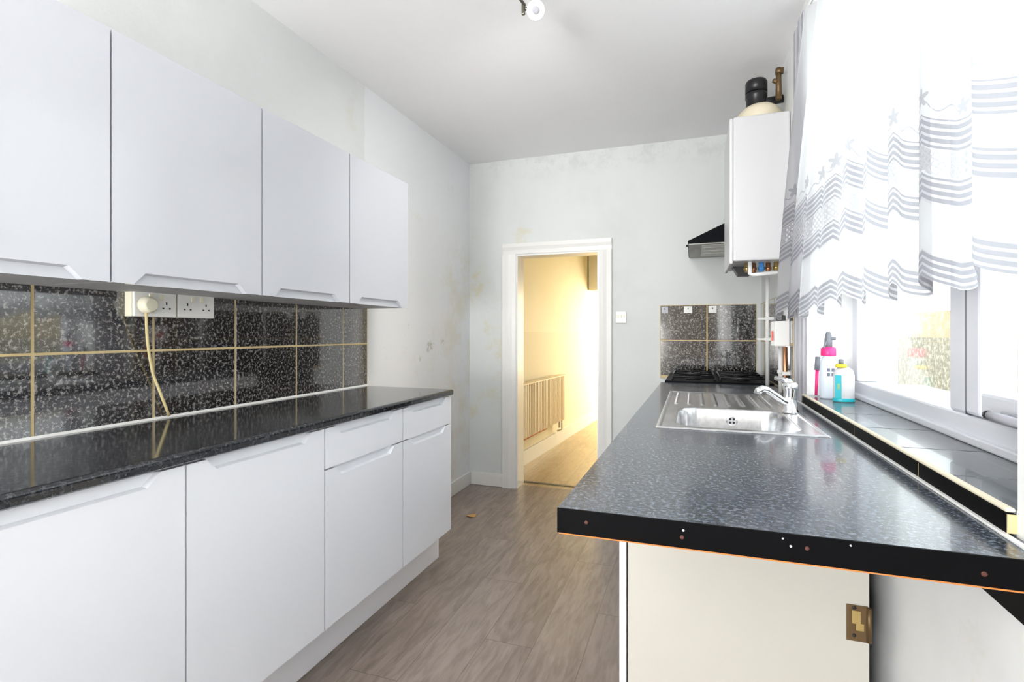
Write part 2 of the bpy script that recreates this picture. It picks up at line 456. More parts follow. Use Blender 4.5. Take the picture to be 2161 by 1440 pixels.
# doorway lining, architrave, threshold
door = struct(bpy.data.objects.new('door_1', None), 'open doorway with white architrave'); COL.objects.link(door)
m = MB()
m.box(DX0 - 0.001, DX0 + 0.022, YB - 0.005, YB + WT + 0.005, 0, DZ - 0.022); m.box(DX1 - 0.022, DX1 + 0.001, YB - 0.005, YB + WT + 0.005, 0, DZ - 0.022)
m.box(DX0, DX1, YB - 0.005, YB + WT + 0.005, DZ - 0.022, DZ)
m.build('door_lining', M_gloss_paint, door)
def arch(poly_in, name):
    m = MB(); m.prism(poly_in, 'z', 0, DZ + 0.07); return m
AW = 0.095
m = MB()
for a, b_, sgn in ((DX0 + 0.008, DX0 - AW, -1), (DX1 - 0.008, DX1 + AW - 0.012, 1)):
    prof = [(a, YB), (a, YB - 0.012), (a + sgn * 0.03, YB - 0.016), (a + sgn * 0.055, YB - 0.024), (b_, YB - 0.026), (b_, YB)]
    m.prism(prof, 'z', 0, DZ - 0.008)
prof = [(YB, DZ - 0.008), (YB - 0.012, DZ - 0.008), (YB - 0.016, DZ + 0.022), (YB - 0.024, DZ + 0.045), (YB - 0.026, DZ + 0.072), (YB, DZ + 0.072)]
m.prism(prof, 'x', DX0 - AW, DX1 + AW - 0.012)
m.build('architrave', M_gloss_paint, door)
m = MB(); m.box(DX0 - 0.08, DX1 + 0.02, YB + 0.165, YB + 0.195, 0, 0.006, 0.002)
struct(m.build('trim_2', M_metal), 'thin threshold bar on the floor in the doorway')
m = MB(); m.box(XL, XL + 0.018, 2.46, YB, 0, 0.10, 0.004)
struct(m.build('baseboard_left', M_gloss_paint))
m = MB(); m.box(XL + 0.018, DX0 - AW - 0.001, YB - 0.018, YB, 0, 0.10, 0.004); m.box(DX1 + AW, -0.2, YB - 0.018, YB, 0, 0.10, 0.004)
struct(m.build('baseboard_back', M_gloss_paint), 'chipped white skirting beside the doorway')

# outside
m = MB(); m.box(XR + 0.30, 6, -6, 9, -0.3, -0.12); struct(m.build('floor_patio', M_patio))
gw = MB(); gw.use(M_stone).box(2.5, 2.75, 1.9, 8.4, -0.12, 1.13); gw.use(M_render).box(2.53, 2.75, 1.9, 8.4, 1.13, 1.42)
struct(gw.build('wall_garden'), 'stone garden wall outside the window')

# ------------------------------------------------------------------ tiles
def tile_field(name, axis, pos, us, vs, out, gap=0.0038, mat=None, gm=None):
    """grout slab with proud glazed tiles; axis = normal axis, pos = wall face, out = direction into the room"""
    m = MB()
    def bx(u0, u1, v0, v1, d0, d1, bev=0):
        a, b_ = sorted((pos + out * d0, pos + out * d1))
        if axis == 'x': m.box(a, b_, u0, u1, v0, v1, bev, 1)
        else: m.box(u0, u1, a, b_, v0, v1, bev, 1)
    m.use(gm or M_grout); bx(us[0], us[-1], vs[0], vs[-1], 0, 0.006)
    m.use(mat or M_tile)
    for a, b_ in zip(us, us[1:]):
        for c, d in zip(vs, vs[1:]): bx(a + gap, b_ - gap, c + gap, d - gap, 0.001, 0.0075, 0.001)
    return m.build(name)
struct(tile_field('wall_left_tiles', 'x', XL, [0.25, 0.552, 0.874, 1.2, 1.518, 1.84, 2.164, 2.367], [0.9, 1.124, 1.345], 1), 'black flecked splashback tiles above the left worktop')
struct(tile_field('wall_back_tiles', 'y', YB, [-0.218, 0.086, 0.39], [0.886, 1.13, 1.372], -1), 'black tiles on the end wall behind the hob')
struct(tile_field('wall_right_tiles', 'x', XR, [2.56, 2.87, 3.11, 3.42, YB - 0.008], [0.905, 1.13, 1.372], -1), 'black tiles on the window wall under the boiler')
m = MB(); m.box(-0.218, 0.39, YB - 0.012, YB, 0.872, 0.886); struct(m.build('trim_3', M_grout))

# sill: slate tiles over the window ledge with a black nosing strip along the front
m = MB(); m.use(M_seal).box(XR, WX + 0.02, WY0, WY1, WZ0 - 0.002, WZ0 + 0.006)
m.use(M_sill_tile)
ys = [WY0, 1.08, 1.31, 1.555, 1.80, 2.05, WY1]
for a, b_ in zip(ys, ys[1:]): m.box(XR - 0.004, WX + 0.01, a + 0.002, b_ - 0.002, WZ0, WZ0 + 0.0085, 0.001, 1)
struct(m.build('trim_4'), 'slate grey glossy tiles on the window sill')
m = MB(); m.use(M_edge)
ys = [WY0, 1.20, 1.62, 2.04, WY1 + 0.03]
for a, b_ in zip(ys, ys[1:]): m.box(XR - 0.012, XR, a + 0.0015, b_ - 0.0015, 0.903, 0.932, 0.002)
m.use(M_grout); m.box(XR - 0.011, XR, WY0, WY1 + 0.03, 0.904, 0.930)
m.use(M_cream); m.box(XR - 0.0135, XR - 0.001, WY0, WY1 + 0.03, 0.9325, 0.939, 0.003)  # cream strip put in as the highlight along the tile edge
m.use(M_seal); m.box(XR - 0.018, XR - 0.010, 0.83, WY1 + 0.2, 0.900, 0.904, 0.001)
struct(m.build('trim_5'), 'black tile strip with a painted cream highlight between worktop and sill')
# ribbed grey trim on the wall corner beside the window
m = MB()
for k in range(4): m.box(XR - 0.012 - 0.004 * (k % 2), XR, 2.31 + 0.045 * k, 2.352 + 0.045 * k, 0.905, WZ1, 0.003)
struct(m.build('trim_6', M_trim_grey), 'grey ribbed corner trim beside the window')

# ------------------------------------------------------------------ window
win = struct(bpy.data.objects.new('window_1', None), 'white plastic window behind the net curtain'); COL.objects.link(win)
FX1 = WX + 0.07
m = MB()
m.box(WX, FX1, WY0, WY1, WZ0 - 0.03, 1.0, 0.006); m.box(WX, FX1, WY0, WY1, WZ1 - 0.06, WZ1 + 0.03, 0.006)
m.box(WX, FX1, WY1 - 0.055, WY1 + 0.02, 1.0, WZ1 - 0.06, 0.006); m.box(WX, FX1, WY0 - 0.02, WY0 + 0.055, 1.0, WZ1 - 0.06, 0.006)
m.box(WX - 0.012, WX + 0.01, WY0 + 0.001, WY1 - 0.001, WZ0 + 0.0085, WZ0 + 0.028, 0.004)
m.build('frame', M_upvc, win)
m = MB(); m.box(WX, FX1, 1.425, 1.509, 1.0, WZ1 - 0.06, 0.006); m.build('mullion', M_upvc, win)
m = MB(); m.box(WX - 0.002, WX + 0.05, 1.409, 1.425, 1.0, WZ1 - 0.06); m.build('gasket', M_gasket, win)
sash = MB()
sx0, sx1 = WX - 0.010, WX + 0.055
sash.box(sx0, sx1, 1.345, 1.409, 1.003, WZ1 - 0.062, 0.008); sash.box(sx0, sx1, WY0 + 0.057, 1.345, 1.003, 1.058, 0.008)
sash.box(sx0, sx1, WY0 + 0.057, 0.985, 1.058, WZ1 - 0.062, 0.008); sash.box(sx0, sx1, 0.985, 1.345, WZ1 - 0.12, WZ1 - 0.062, 0.008)
so = sash.build('sash', M_upvc, win)
m = MB(); m.box(WX + 0.02, WX + 0.026, 0.985, 1.345, 1.058, WZ1 - 0.12); m.build('pane', M_glass, so)
m = MB(); m.box(WX + 0.03, WX + 0.036, 1.509, WY1 - 0.055, 1.0, WZ1 - 0.06); m.build('pane', M_glass, win)
m = MB(); m.box(sx0 - 0.008, sx0, 1.20, 1.252, 1.012, 1.030, 0.003); m.tube([(sx0 - 0.026, 1.244, 1.022), (sx0 - 0.028, 1.20, 1.022), (sx0 - 0.026, 1.13, 1.022)], 0.0085, 10)
m.tube([(sx0, 1.225, 1.021), (sx0 - 0.026, 1.225, 1.021)], 0.007, 10)
ho = m.build('handle', M_trim_grey, so)
m = MB(); m.tube([(sx0 - 0.026, 1.2545, 1.022), (sx0 - 0.026, 1.2445, 1.022)], 0.0088, 10); m.build('handle_tip', M_dark, ho)
m = MB(); m.box(FX1, FX1 + 0.17, WY0 - 0.05, WY1 + 0.05, 0.955, 0.985, 0.004); m.build('outer_sill', M_upvc, win)

# ------------------------------------------------------------------ fronts with a scooped finger grip
def front(name, xf, y0, y1, z0, z1, mat, parent, up=True, th=0.018, grip=True, nh=0.030, rec=0.014):
    """panel facing +x; a trapezoid scoop is cut in the upper (up) or lower edge"""
    m = MB(); xb = xf - th
    F = lambda z: z if up else (z0 + z1 - z)
    V = lambda x, y, z: m.b.verts.new((x, y, F(z)))
    a, b_ = V(xf, y0, z0), V(xf, y1, z0); c, h = V(xf, y1, z1), V(xf, y0, z1)
    if grip:
        n0, n1, n2, n3 = y0 + 0.052, y0 + 0.082, y1 - 0.090, y1 - 0.060
        q = 0.004
        d, e, f, g = V(xf, n3, z1), V(xf, n2, z1 - nh), V(xf, n1, z1 - nh), V(xf, n0, z1)
        dd, ee, ff, gg = V(xf - rec, n3 - q, z1), V(xf - rec, n2 - q * 0.6, z1 - nh + q), V(xf - rec, n1 + q * 0.6, z1 - nh + q), V(xf - rec, n0 + q, z1)
        m.b.faces.new((a, b_, c, d, e, f, g, h)); m.b.faces.new((dd, ee, ff, gg))
        m.b.faces.new((d, dd, ee, e)); m.b.faces.new((e, ee, ff, f)); m.b.faces.new((f, ff, gg, g))
        top = [h, g, gg, dd, d, c]
    else:
        m.b.faces.new((a, b_, c, h)); top = [h, c]
    A, B, Cc, H = V(xb, y0, z0), V(xb, y1, z0), V(xb, y1, z1), V(xb, y0, z1)
    m.b.faces.new(top + [Cc, H]); m.b.faces.new((A, H, Cc, B)); m.b.faces.new((a, h, H, A)); m.b.faces.new((b_, B, Cc, c)); m.b.faces.new((a, A, B, b_))
    return m.build(name, mat, parent)

# wall cabinets
XU, UZ0, UZ1 = -1.3576, 1.307, 1.933
UY = [0.405, 0.879, 1.353, 1.819, 2.292]
ulab = ['white gloss wall cabinet at the near end, above the bluish tile reflections',
        'white gloss wall cabinet directly above the double sockets',
        'white gloss wall cabinet third along, between the socket cabinet and the end one',
        'white gloss wall cabinet at the far end of the row, nearest the doorway']
for i in range(4):
    y0, y1 = UY[i], UY[i + 1]
    t = thing('wall_cabinet', (XL + 0.004, (y0 + y1) / 2, UZ0), ulab[i], 'wall cabinet', 'white wall cabinets')
    m = MB(); m.box(XL + 0.004, XU - 0.020, y0 + 0.001, y1 - 0.001, UZ0 + 0.001, UZ1 - 0.001)
    for f in m.b.faces: f.material_index = 0
    m.mats = [M_carc_shade]; m.build('carcass', None, t)
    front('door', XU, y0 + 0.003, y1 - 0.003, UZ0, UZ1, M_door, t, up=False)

# base cabinets
XD, BZ0, BZ1 = -1.14, 0.205, 0.866
BY = [0.41, 0.906, 1.397, 1.881, 2.335]
blab = ['white base cabinet at the near end, cut by the left edge of the photo',
        'white base cabinet with one tall door below the hanging cable',
        'white base cabinet with a drawer over a door, second from the doorway end',
        'white base cabinet with a drawer over a door, at the doorway end of the worktop']
for i in range(4):
    y0, y1 = BY[i], BY[i + 1]
    t = thing('base_cabinet', (XL + 0.004, (y0 + y1) / 2, 0.2), blab[i], 'base cabinet', 'white base cabinets under the left worktop')
    m = MB(); m.box(XL + 0.004, XD - 0.020, y0 + 0.001, y1 - 0.001, 0.200, 0.8715); m.build('carcass', M_carc_shade, t)
    if i < 2:
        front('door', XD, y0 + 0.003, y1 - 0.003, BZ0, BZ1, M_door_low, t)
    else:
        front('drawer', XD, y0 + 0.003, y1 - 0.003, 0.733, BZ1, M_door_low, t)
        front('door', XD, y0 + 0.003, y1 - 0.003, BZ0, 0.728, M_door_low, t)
m = MB(); m.box(-1.283, -1.266, 0.30, 2.445, 0.0, 0.199, 0.0015)
tag(m.build('plinth', M_plinth, origin=(-1.275, 1.37, 0)), 'long white plinth board on the floor below the left base cabinets', 'plinth')

# left worktop with rolled front edge
t = thing('worktop', (-1.39, 1.3, 0.872), 'dark polished speckled worktop along the left wall', 'worktop')
xf = -1.1275
prof = [(XL + 0.002, 0.872), (xf - 0.006, 0.872), (xf - 0.001, 0.8755)] + [(xf - 0.011 + 0.011 * math.cos(a), 0.889 + 0.011 * math.sin(a)) for a in [k * PI / 12 for k in range(0, 7)]] + [(XL + 0.002, 0.9)]
m = MB(); m.prism(prof, 'y', 0.28, 2.335)
m.build('slab', M_top, t)
m = MB(); m.prism([(XL + 0.0075, 0.9), (XL + 0.0165, 0.9), (XL + 0.0075, 0.9065)], 'y', 0.28, 2.367); m.build('sealant', M_seal, t)

# ------------------------------------------------------------------ double sockets, plug and cable
def sock(y0, y1, lab):
    z0, z1 = 1.232, 1.316; xw = XL + 0.0075; zc = (z0 + z1) / 2
    t = thing('double_socket', (xw, (y0 + y1) / 2, z0), lab, 'socket', 'double sockets above the left worktop')
    m = MB(); m.box(xw, xw + 0.030, y0, y1, z0, z1, 0.002); m.build('back_box', M_plastic_old, t)
    m = MB(); m.box(xw + 0.030, xw + 0.039, y0 + 0.002, y1 - 0.002, z0, z1, 0.003); m.build('face_plate', M_plastic, t)
    for k, yc in enumerate((y0 + 0.036, y1 - 0.036)):
        m = MB()
        m.box(xw + 0.0385, xw + 0.0395, yc - 0.0022, yc + 0.0022, zc - 0.002, zc + 0.007)
        for s in (-1, 1): m.box(xw + 0.0385, xw + 0.0395, yc + s * 0.011 - 0.0032, yc + s * 0.011 + 0.0032, zc - 0.0165, zc - 0.012)
        m.build('pin_holes', M_dark, t)
        m = MB(); ys_ = yc + (0.018 if k == 0 else -0.018); m.box(xw + 0.039, xw + 0.043, ys_ - 0.006, ys_ + 0.006, z1 - 0.030, z1 - 0.012, 0.0015)
        m.build('switch', M_plastic_old, t)
    return t
sock(1.108, 1.250, 'left double socket under the wall cabinet, with a plug in it')
sock(1.252, 1.394, 'right double socket under the wall cabinet, empty beside the plugged one')
pl = thing('plug', (XL + 0.0465, 1.144, 1.255), 'round cream plug with a cable hanging to the worktop', 'plug')
m = MB(); m.lathe([(0.026, 0), (0.027, 0.006), (0.025, 0.022), (0.018, 0.030)], (XL + 0.0478, 1.144, 1.268), 'x', 24); m.build('plug_body', M_plastic_old, pl)
m = MB()
pts = []
P0, P1, P2 = Vector((XL + 0.06, 1.138, 1.246)), Vector((XL + 0.022, 1.187, 1.048)), Vector((XL + 0.022, 1.241, 0.9065))
pts = [(XL + 0.062, 1.135, 1.262), tuple(P0)] + [tuple(P0.lerp(P1, k / 6) + Vector((0, -0.006 * math.sin(PI * k / 6), 0))) for k in range(1, 7)] + [tuple(P1.lerp(P2, k / 5)) for k in range(1, 6)]
m.tube(pts, 0.0042, 10); m.build('cable', M_cable, pl)

# ------------------------------------------------------------------ right worktop
t = thing('worktop', (0.1, 1.9, 0.86), 'speckled grey-black worktop below the window with the sink set in', 'worktop')
hx0, hx1, hy0, hy1 = -0.07, 0.315, 1.615, 2.075
m = MB()
YF = 3.08
lx = lambda y: -0.206 + (y - 0.806) * 0.0142
x1 = XR - 0.0005
def slab(q):
    m.hull([(*p, 0.862) for p in q], [(*p, 0.9) for p in q])
m.mats = [M_top_r]
slab([(lx(0.81), 0.81), (x1, 0.814), (x1, hy0), (lx(hy0), hy0)])
slab([(lx(hy0), hy0), (hx0, hy0), (hx0, hy1), (lx(hy1), hy1)])
slab([(hx1, hy0), (x1, hy0), (x1, hy1), (hx1, hy1)])
slab([(lx(hy1), hy1), (x1, hy1), (x1, YF), (lx(YF), YF)])
m.build('slab', None, t)
q = [(lx(0.806), 0.8065), (x1, 0.811), (x1, 0.8145), (lx(0.806), 0.810)]
m = MB(); m.hull([(*p, 0.8615) for p in q], [(*p, 0.9) for p in q]); m.build('edge_strip', M_edge, t)
q = [(lx(0.806) + 0.002, 0.809), (x1, 0.813), (x1, 0.83), (lx(0.806) + 0.002, 0.826)]
m = MB(); m.hull([(*p, 0.8585) for p in q], [(*p, 0.8618) for p in q]); m.build('chipboard_edge', M_chip, t)
ey = lambda x: 0.8065 + (x + 0.206) * 0.0072
for x, z, r in ((-0.159, 0.8825, 0.0030), (-0.016, 0.8775, 0.0030), (-0.014, 0.888, 0.0018), (0.148, 0.883, 0.0030), (0.128, 0.8835, 0.0018), (0.345, 0.8775, 0.0034), (0.118, 0.893, 0.0014), (0.20, 0.894, 0.0014)):
    m = MB(); m.lathe([(r, 0.0), (r, -0.0009), (r * 0.6, -0.0011)], (x, ey(x), z), 'y', 12); m.build('screw', M_screw if r > 0.002 else M_trim_grey, t)
m = MB(); m.box(XR - 0.008, XR - 0.0005, 0.83, 1.34, 0.793, 0.8585, 0.002); m.build('under_top_strip', M_edge, t)  # thin black strip along the wall below the worktop

# ------------------------------------------------------------------ sink with drainer
sk = thing('kitchen_sink', (0.12, 2.09, 0.90), 'stainless steel sink with ribbed drainer set in the right worktop', 'sink')
def sstep(a, b_, v):
    k = min(1, max(0, (v - a) / (b_ - a))); return k * k * (3 - 2 * k)
SX0, SX1, SY0, SY1 = -0.107, 0.348, 1.588, 2.585
bx0, bx1, by0, by1, br = -0.048, 0.292, 1.635, 2.045, 0.07
def rrd(x, y, x0, x1_, y0, y1, r):
    cx, cy = (x0 + x1_) / 2, (y0 + y1) / 2
    qx, qy = abs(x - cx) - (x1_ - x0) / 2 + r, abs(y - cy) - (y1 - y0) / 2 + r
    return math.hypot(max(qx, 0), max(qy, 0)) + min(max(qx, qy), 0) - r
def sink_z(x, y):
    e = min(x - SX0, SX1 - x, y - SY0, SY1 - y)
    z = 0.0045 * sstep(0, 0.004, e) - 0.003 * sstep(0.010, 0.018, e)
    d = rrd(x, y, bx0, bx1, by0, by1, br)
    z += -0.14 * sstep(0.004, -0.020, d)
    if d < -0.02: z += -0.006 * sstep(-0.02, -0.12, d)
    if 2.12 < y < 2.55 and -0.075 < x < 0.31:
        k = sstep(2.12, 2.14, y) * sstep(2.55, 2.53, y)
        ph = (x + 0.075) / 0.385 * 8
        z += 0.0035 * k * (max(0, math.sin(2 * PI * ph)) ** 3) - 0.0005 * k
    return z
def axis_pts(a, b_, n, extra):
    p = [a + (b_ - a) * k / n for k in range(n + 1)]
    for lo, hi, c in extra: p += [lo + (hi - lo) * k / c for k in range(c + 1)]
    p = sorted(set(round(q, 4) for q in p)); return p
gx = axis_pts(SX0, SX1, 150, ((bx0 - 0.006, bx0 + 0.024, 12), (bx1 - 0.024, bx1 + 0.006, 12), (SX0, SX0 + 0.02, 10), (SX1 - 0.02, SX1, 10)))
gy = axis_pts(SY0, SY1, 90, ((by0 - 0.006, by0 + 0.024, 12), (by1 - 0.024, by1 + 0.006, 12), (by0, by0 + br, 14), (by1 - br, by1, 14), (SY0, SY0 + 0.02, 10), (SY1 - 0.02, SY1, 10)))
m = MB()
vv = [[m.b.verts.new((x, y, 0.9005 + sink_z(x, y))) for y in gy] for x in gx]
for i in range(len(gx) - 1):
    for j in range(len(gy) - 1): m.b.faces.new((vv[i][j], vv[i + 1][j], vv[i + 1][j + 1], vv[i][j + 1]))
m.build('sink_sheet', M_steel, sk, smooth=True)
zb = 0.9005 + sink_z(0.12, 1.845)
m = MB(); m.lathe([(0.036, 0.0), (0.036, 0.0035), (0.028, 0.005), (0.026, 0.003)], (0.115, 1.86, zb), 'z', 28); dr = m.build('drain', M_chrome, sk)
m = MB(); m.lathe([(0.019, 0), (0.019, -0.003), (0.015, -0.0045)], (0.132, 2.0385, 0.862), 'y', 24); ov = m.build('overflow_grate', M_chrome, sk)
m = MB()
for a in range(4):
    c, s_ = math.cos(a * PI / 2 + PI / 4), math.sin(a * PI / 2 + PI / 4)
    m.box(0.132 + c * 0.0085 - 0.0038, 0.132 + c * 0.0085 + 0.0038, 2.0325, 2.0338, 0.862 + s_ * 0.0085 - 0.0038, 0.862 + s_ * 0.0085 + 0.0038)
m.build('overflow_slots', M_steel_d, ov)
m = MB()
for a in range(4):
    c, s_ = math.cos(a * PI / 2 + PI / 4), math.sin(a * PI / 2 + PI / 4)
    m.lathe([(0.007, 0), (0.007, 0.0012)], (0.115 + c * 0.013, 1.86 + s_ * 0.013, zb + 0.003), 'z', 12)
m.build('drain_holes', M_steel_d, dr)

# mixer tap
tp = thing('mixer_tap', (0.318, 2.02, 0.9035), 'chrome mixer tap at the window side of the sink', 'tap')
m = MB(); m.lathe([(0.027, 0), (0.027, 0.006), (0.022, 0.012), (0.021, 0.075), (0.024, 0.082), (0.024, 0.098), (0.018, 0.106)], (0.318, 2.02, 0.904), 'z', 28); m.build('body', M_chrome, tp)
m = MB(); m.tube([(0.318, 2.02, 0.935), (0.292, 2.005, 0.945), (0.262, 1.985, 0.968), (0.238, 1.968, 0.986), (0.222, 1.957, 0.990), (0.211, 1.950, 0.984), (0.206, 1.947, 0.972)], [0.014, 0.0125, 0.0115, 0.0115, 0.012, 0.0125, 0.0125], 16); m.build('spout', M_chrome, tp)
m = MB(); m.tube([(0.318, 2.02, 1.008), (0.300, 2.035, 1.016), (0.276, 2.055, 1.020)], [0.013, 0.009, 0.008], 14); m.build('lever', M_chrome, tp)

# ------------------------------------------------------------------ base cabinet under the right worktop
PY = 1.37
t = thing('base_cabinet', (0.1, 2.2, 0), 'base cabinet with a bare cream end panel under the right worktop', 'base cabinet')
m = MB(); m.box(-0.161, 0.375, PY, PY + 0.018, 0, 0.861, 0.001); m.build('end_panel', M_panel, t)
m = MB(); m.box(-0.161, 0.375, 3.05, 3.068, 0, 0.861); m.build('side_panel', M_carc, t)
m = MB(); m.box(-0.161, 0.375, PY + 0.018, 3.05, 0.14, 0.158); m.build('base_board', M_carc, t)
m = MB(); m.box(0.357, 0.375, PY + 0.018, 3.05, 0.158, 0.70); m.build('back_panel', M_edge, t)
for a, b_ in ((PY, 1.93), (1.935, 2.49), (2.495, 3.066)):
    m = MB(); m.box(-0.183, -0.165, a, b_, 0.15, 0.855, 0.0015); m.build('door', M_door_low, t)
m = MB(); m.box(-0.155, -0.137, PY + 0.018, 3.05, 0, 0.14); m.build('kick_board', M_plinth, t)
hg = MB(); hg.box(0.330, 0.372, PY - 0.0025, PY, 0.480, 0.562, 0.0006)
hg.tube([(0.374, PY - 0.003, 0.482), (0.374, PY - 0.003, 0.560)], 0.0055, 10)
hobj = hg.build('hinge', M_rust, t)
m = MB()
m.box(0.340, 0.358, PY - 0.0045, PY - 0.0025, 0.520, 0.550, 0.001); m.box(0.348, 0.364, PY - 0.0045, PY - 0.0025, 0.505, 0.522, 0.001); m.build('worn_plate', M_brass, hobj)
for z in (0.493, 0.556): 
    m = MB(); m.lathe([(0.004, 0), (0.004, -0.001), (0.002, -0.0015)], (0.345, PY - 0.0025, z), 'y', 12); m.build('screw', M_dark, hobj)

# ------------------------------------------------------------------ cooker with gas hob at the far end
ck = thing('cooker', (0.12, 3.38, 0), 'black cooker with a gas hob in the far corner beyond the sink', 'cooker')
m = MB(); m.box(-0.150, 0.405, 3.088, 3.705, 0.02, 0.895, 0.004); m.build('body', M_dark, ck)
m = MB(); m.box(-0.155, 0.41, 3.086, 3.708, 0.896, 0.908, 0.004); m.build('hob_plate', M_hood, ck)
for cx_ in (0.0, 0.26):
    for cy_ in (3.24, 3.54):
        m = MB(); m.lathe([(0.045, 0), (0.045, 0.006), (0.030, 0.012), (0.012, 0.014)], (cx_, cy_, 0.9085), 'z', 20); m.build('burner', M_dark, ck)
for cx_ in (0.0, 0.26):
    m = MB()
    for yy_ in (3.14, 3.39, 3.64): m.tube([(cx_ - 0.115, yy_, 0.928), (cx_ + 0.115, yy_, 0.928)], 0.005, 8)
    for dx in (-0.115, 0.115): m.tube([(cx_ + dx, 3.14, 0.928), (cx_ + dx, 3.64, 0.928)], 0.005, 8)
    for dx in (-0.115, 0.115):
        for yy_ in (3.14, 3.64): m.tube([(cx_ + dx, yy_, 0.9085), (cx_ + dx, yy_, 0.928)], 0.005, 8)
    for yy_ in (3.24, 3.54): m.tube([(cx_ - 0.115, yy_, 0.930), (cx_ - 0.04, yy_, 0.930)], 0.0045, 8); m.tube([(cx_ + 0.04, yy_, 0.930), (cx_ + 0.115, yy_, 0.930)], 0.0045, 8)
    m.build('pan_support', M_dark, ck)

# ------------------------------------------------------------------ cooker hood on the window wall
hd = thing('cooker_hood', (0.2, 3.4, 1.68), 'black sloping cooker hood with grey underside behind the boiler', 'cooker hood')
HY0, HY1, HX, HZ = 3.12, 3.70, -0.030, 1.695
m = MB()
m.mats = [M_hood]
prof = [(HX, HZ - 0.004), (HX, HZ + 0.012), (0.26, HZ + 0.145), (0.41, HZ + 0.16), (0.41, HZ - 0.004)]
m.prism(prof, 'y', HY0, HY1); m.build('canopy', None, hd)
m = MB(); m.box(HX + 0.004, 0.405, HY0 + 0.004, HY1 - 0.004, HZ - 0.010, HZ - 0.0045); un = m.build('underside', M_hood_in, hd)
m = MB(); m.box(HX + 0.075, 0.37, HY0 + 0.03, HY1 - 0.09, HZ - 0.014, HZ - 0.0105, 0.002)
for k in range(3): m.box(HX + 0.085, 0.36, HY0 + 0.10 + 0.12 * k, HY0 + 0.112 + 0.12 * k, HZ - 0.017, HZ - 0.0145)
m.build('filter', M_filter, un)
m = MB(); m.lathe([(0.006, 0), (0.006, -0.010), (0.004, -0.012)], (HX, HY0 + 0.10, HZ), 'x', 10); m.build('knob', M_dark, hd)

# ------------------------------------------------------------------ boiler
bo = thing('boiler', (0.29, 2.87, 1.52), 'white wall boiler with black flue elbow beside the net curtain', 'boiler')
BX, BY0, BY1, Z0, Z1 = 0.165, 2.65, 3.085, 1.52, 2.20
m = MB(); m.box(BX + 0.012, XR - 0.002, BY0, BY1, Z0, Z1, 0.008, 3); m.build('casing', M_boiler, bo)
m = MB(); m.box(BX - 0.004, BX + 0.012, BY0 + 0.002, BY1 - 0.002, Z0 - 0.012, Z1 - 0.004, 0.006, 3); m.build('front_cover', M_boiler_side, bo)
m = MB(); m.lathe([(0.135, 0), (0.135, 0.045), (0.128, 0.070), (0.105, 0.090), (0.07, 0.098)], (0.308, 2.87, Z1), 'z', 32, 0.80, 1.25); ft = m.build('flue_turret', M_cream, bo)
m = MB()
m.lathe([(0.046, 0), (0.046, 0.05), (0.050, 0.054), (0.050, 0.075), (0.046, 0.079)], (0.292, 2.80, Z1 + 0.08), 'z', 24)
m.lathe([(0.050, 0.08), (0.050, 0.130), (0.044, 0.140), (0.030, 0.143)], (0.292, 2.80, Z1 + 0.08), 'z', 24)
m.tube([(0.30, 2.80, Z1 + 0.11), (0.34, 2.80, Z1 + 0.112), (0.41, 2.80, Z1 + 0.118)], 0.020, 14)
m.build('flue_elbow', M_dark, bo)
m = MB(); m.tube([(0.385, 2.76, Z1 + 0.10), (0.385, 2.76, Z1 + 0.25)], [0.014, 0.012], 12); m.tube([(0.385, 2.76, Z1 + 0.18), (0.36, 2.75, Z1 + 0.19)], 0.010, 10)
m.tube([(0.372, 2.76, Z1 + 0.235), (0.405, 2.76, Z1 + 0.235)], 0.016, 12)
m.build('brass_valve', M_rust, bo)
m = MB(); m.lathe([(0.008, 0), (0.008, -0.004)], (0.245, BY0 + 0.09, Z1 + 0.022), 'y', 10); m.build('turret_screw', M_dark, ft)
cols = [M_brass, M_copper, M_blue, M_copper, M_brass]
for k, mt in enumerate(cols):
    m = MB(); xx = 0.245 + 0.032 * k
    m.tube([(xx, BY0 + 0.10 + 0.02 * (k % 2), Z0 - 0.0005), (xx, BY0 + 0.10 + 0.02 * (k % 2), Z0 - 0.045)], 0.011, 12)
    m.tube([(xx, BY0 + 0.10 + 0.02 * (k % 2), Z0 - 0.020), (xx, BY0 + 0.10 + 0.02 * (k % 2), Z0 - 0.034)], 0.015, 6)
    m.build('valve', mt, bo)
m = MB(); m.prism([(0.19, Z0 - 0.001), (0.27, Z0 - 0.001), (0.27, Z0 - 0.045), (0.215, Z0 - 0.045)], 'y', BY0 + 0.22, BY0 + 0.30); m.build('control_box', M_dark, bo)
m = MB(); m.tube([(0.255, BY0 + 0.06, Z0), (0.255, BY0 + 0.06, Z0 - 0.055), (0.268, BY0 + 0.06, Z0 - 0.062), (0.40, BY0 + 0.06, Z0 - 0.052)], 0.010, 12); m.build('condensate_pipe', M_plastic, bo)

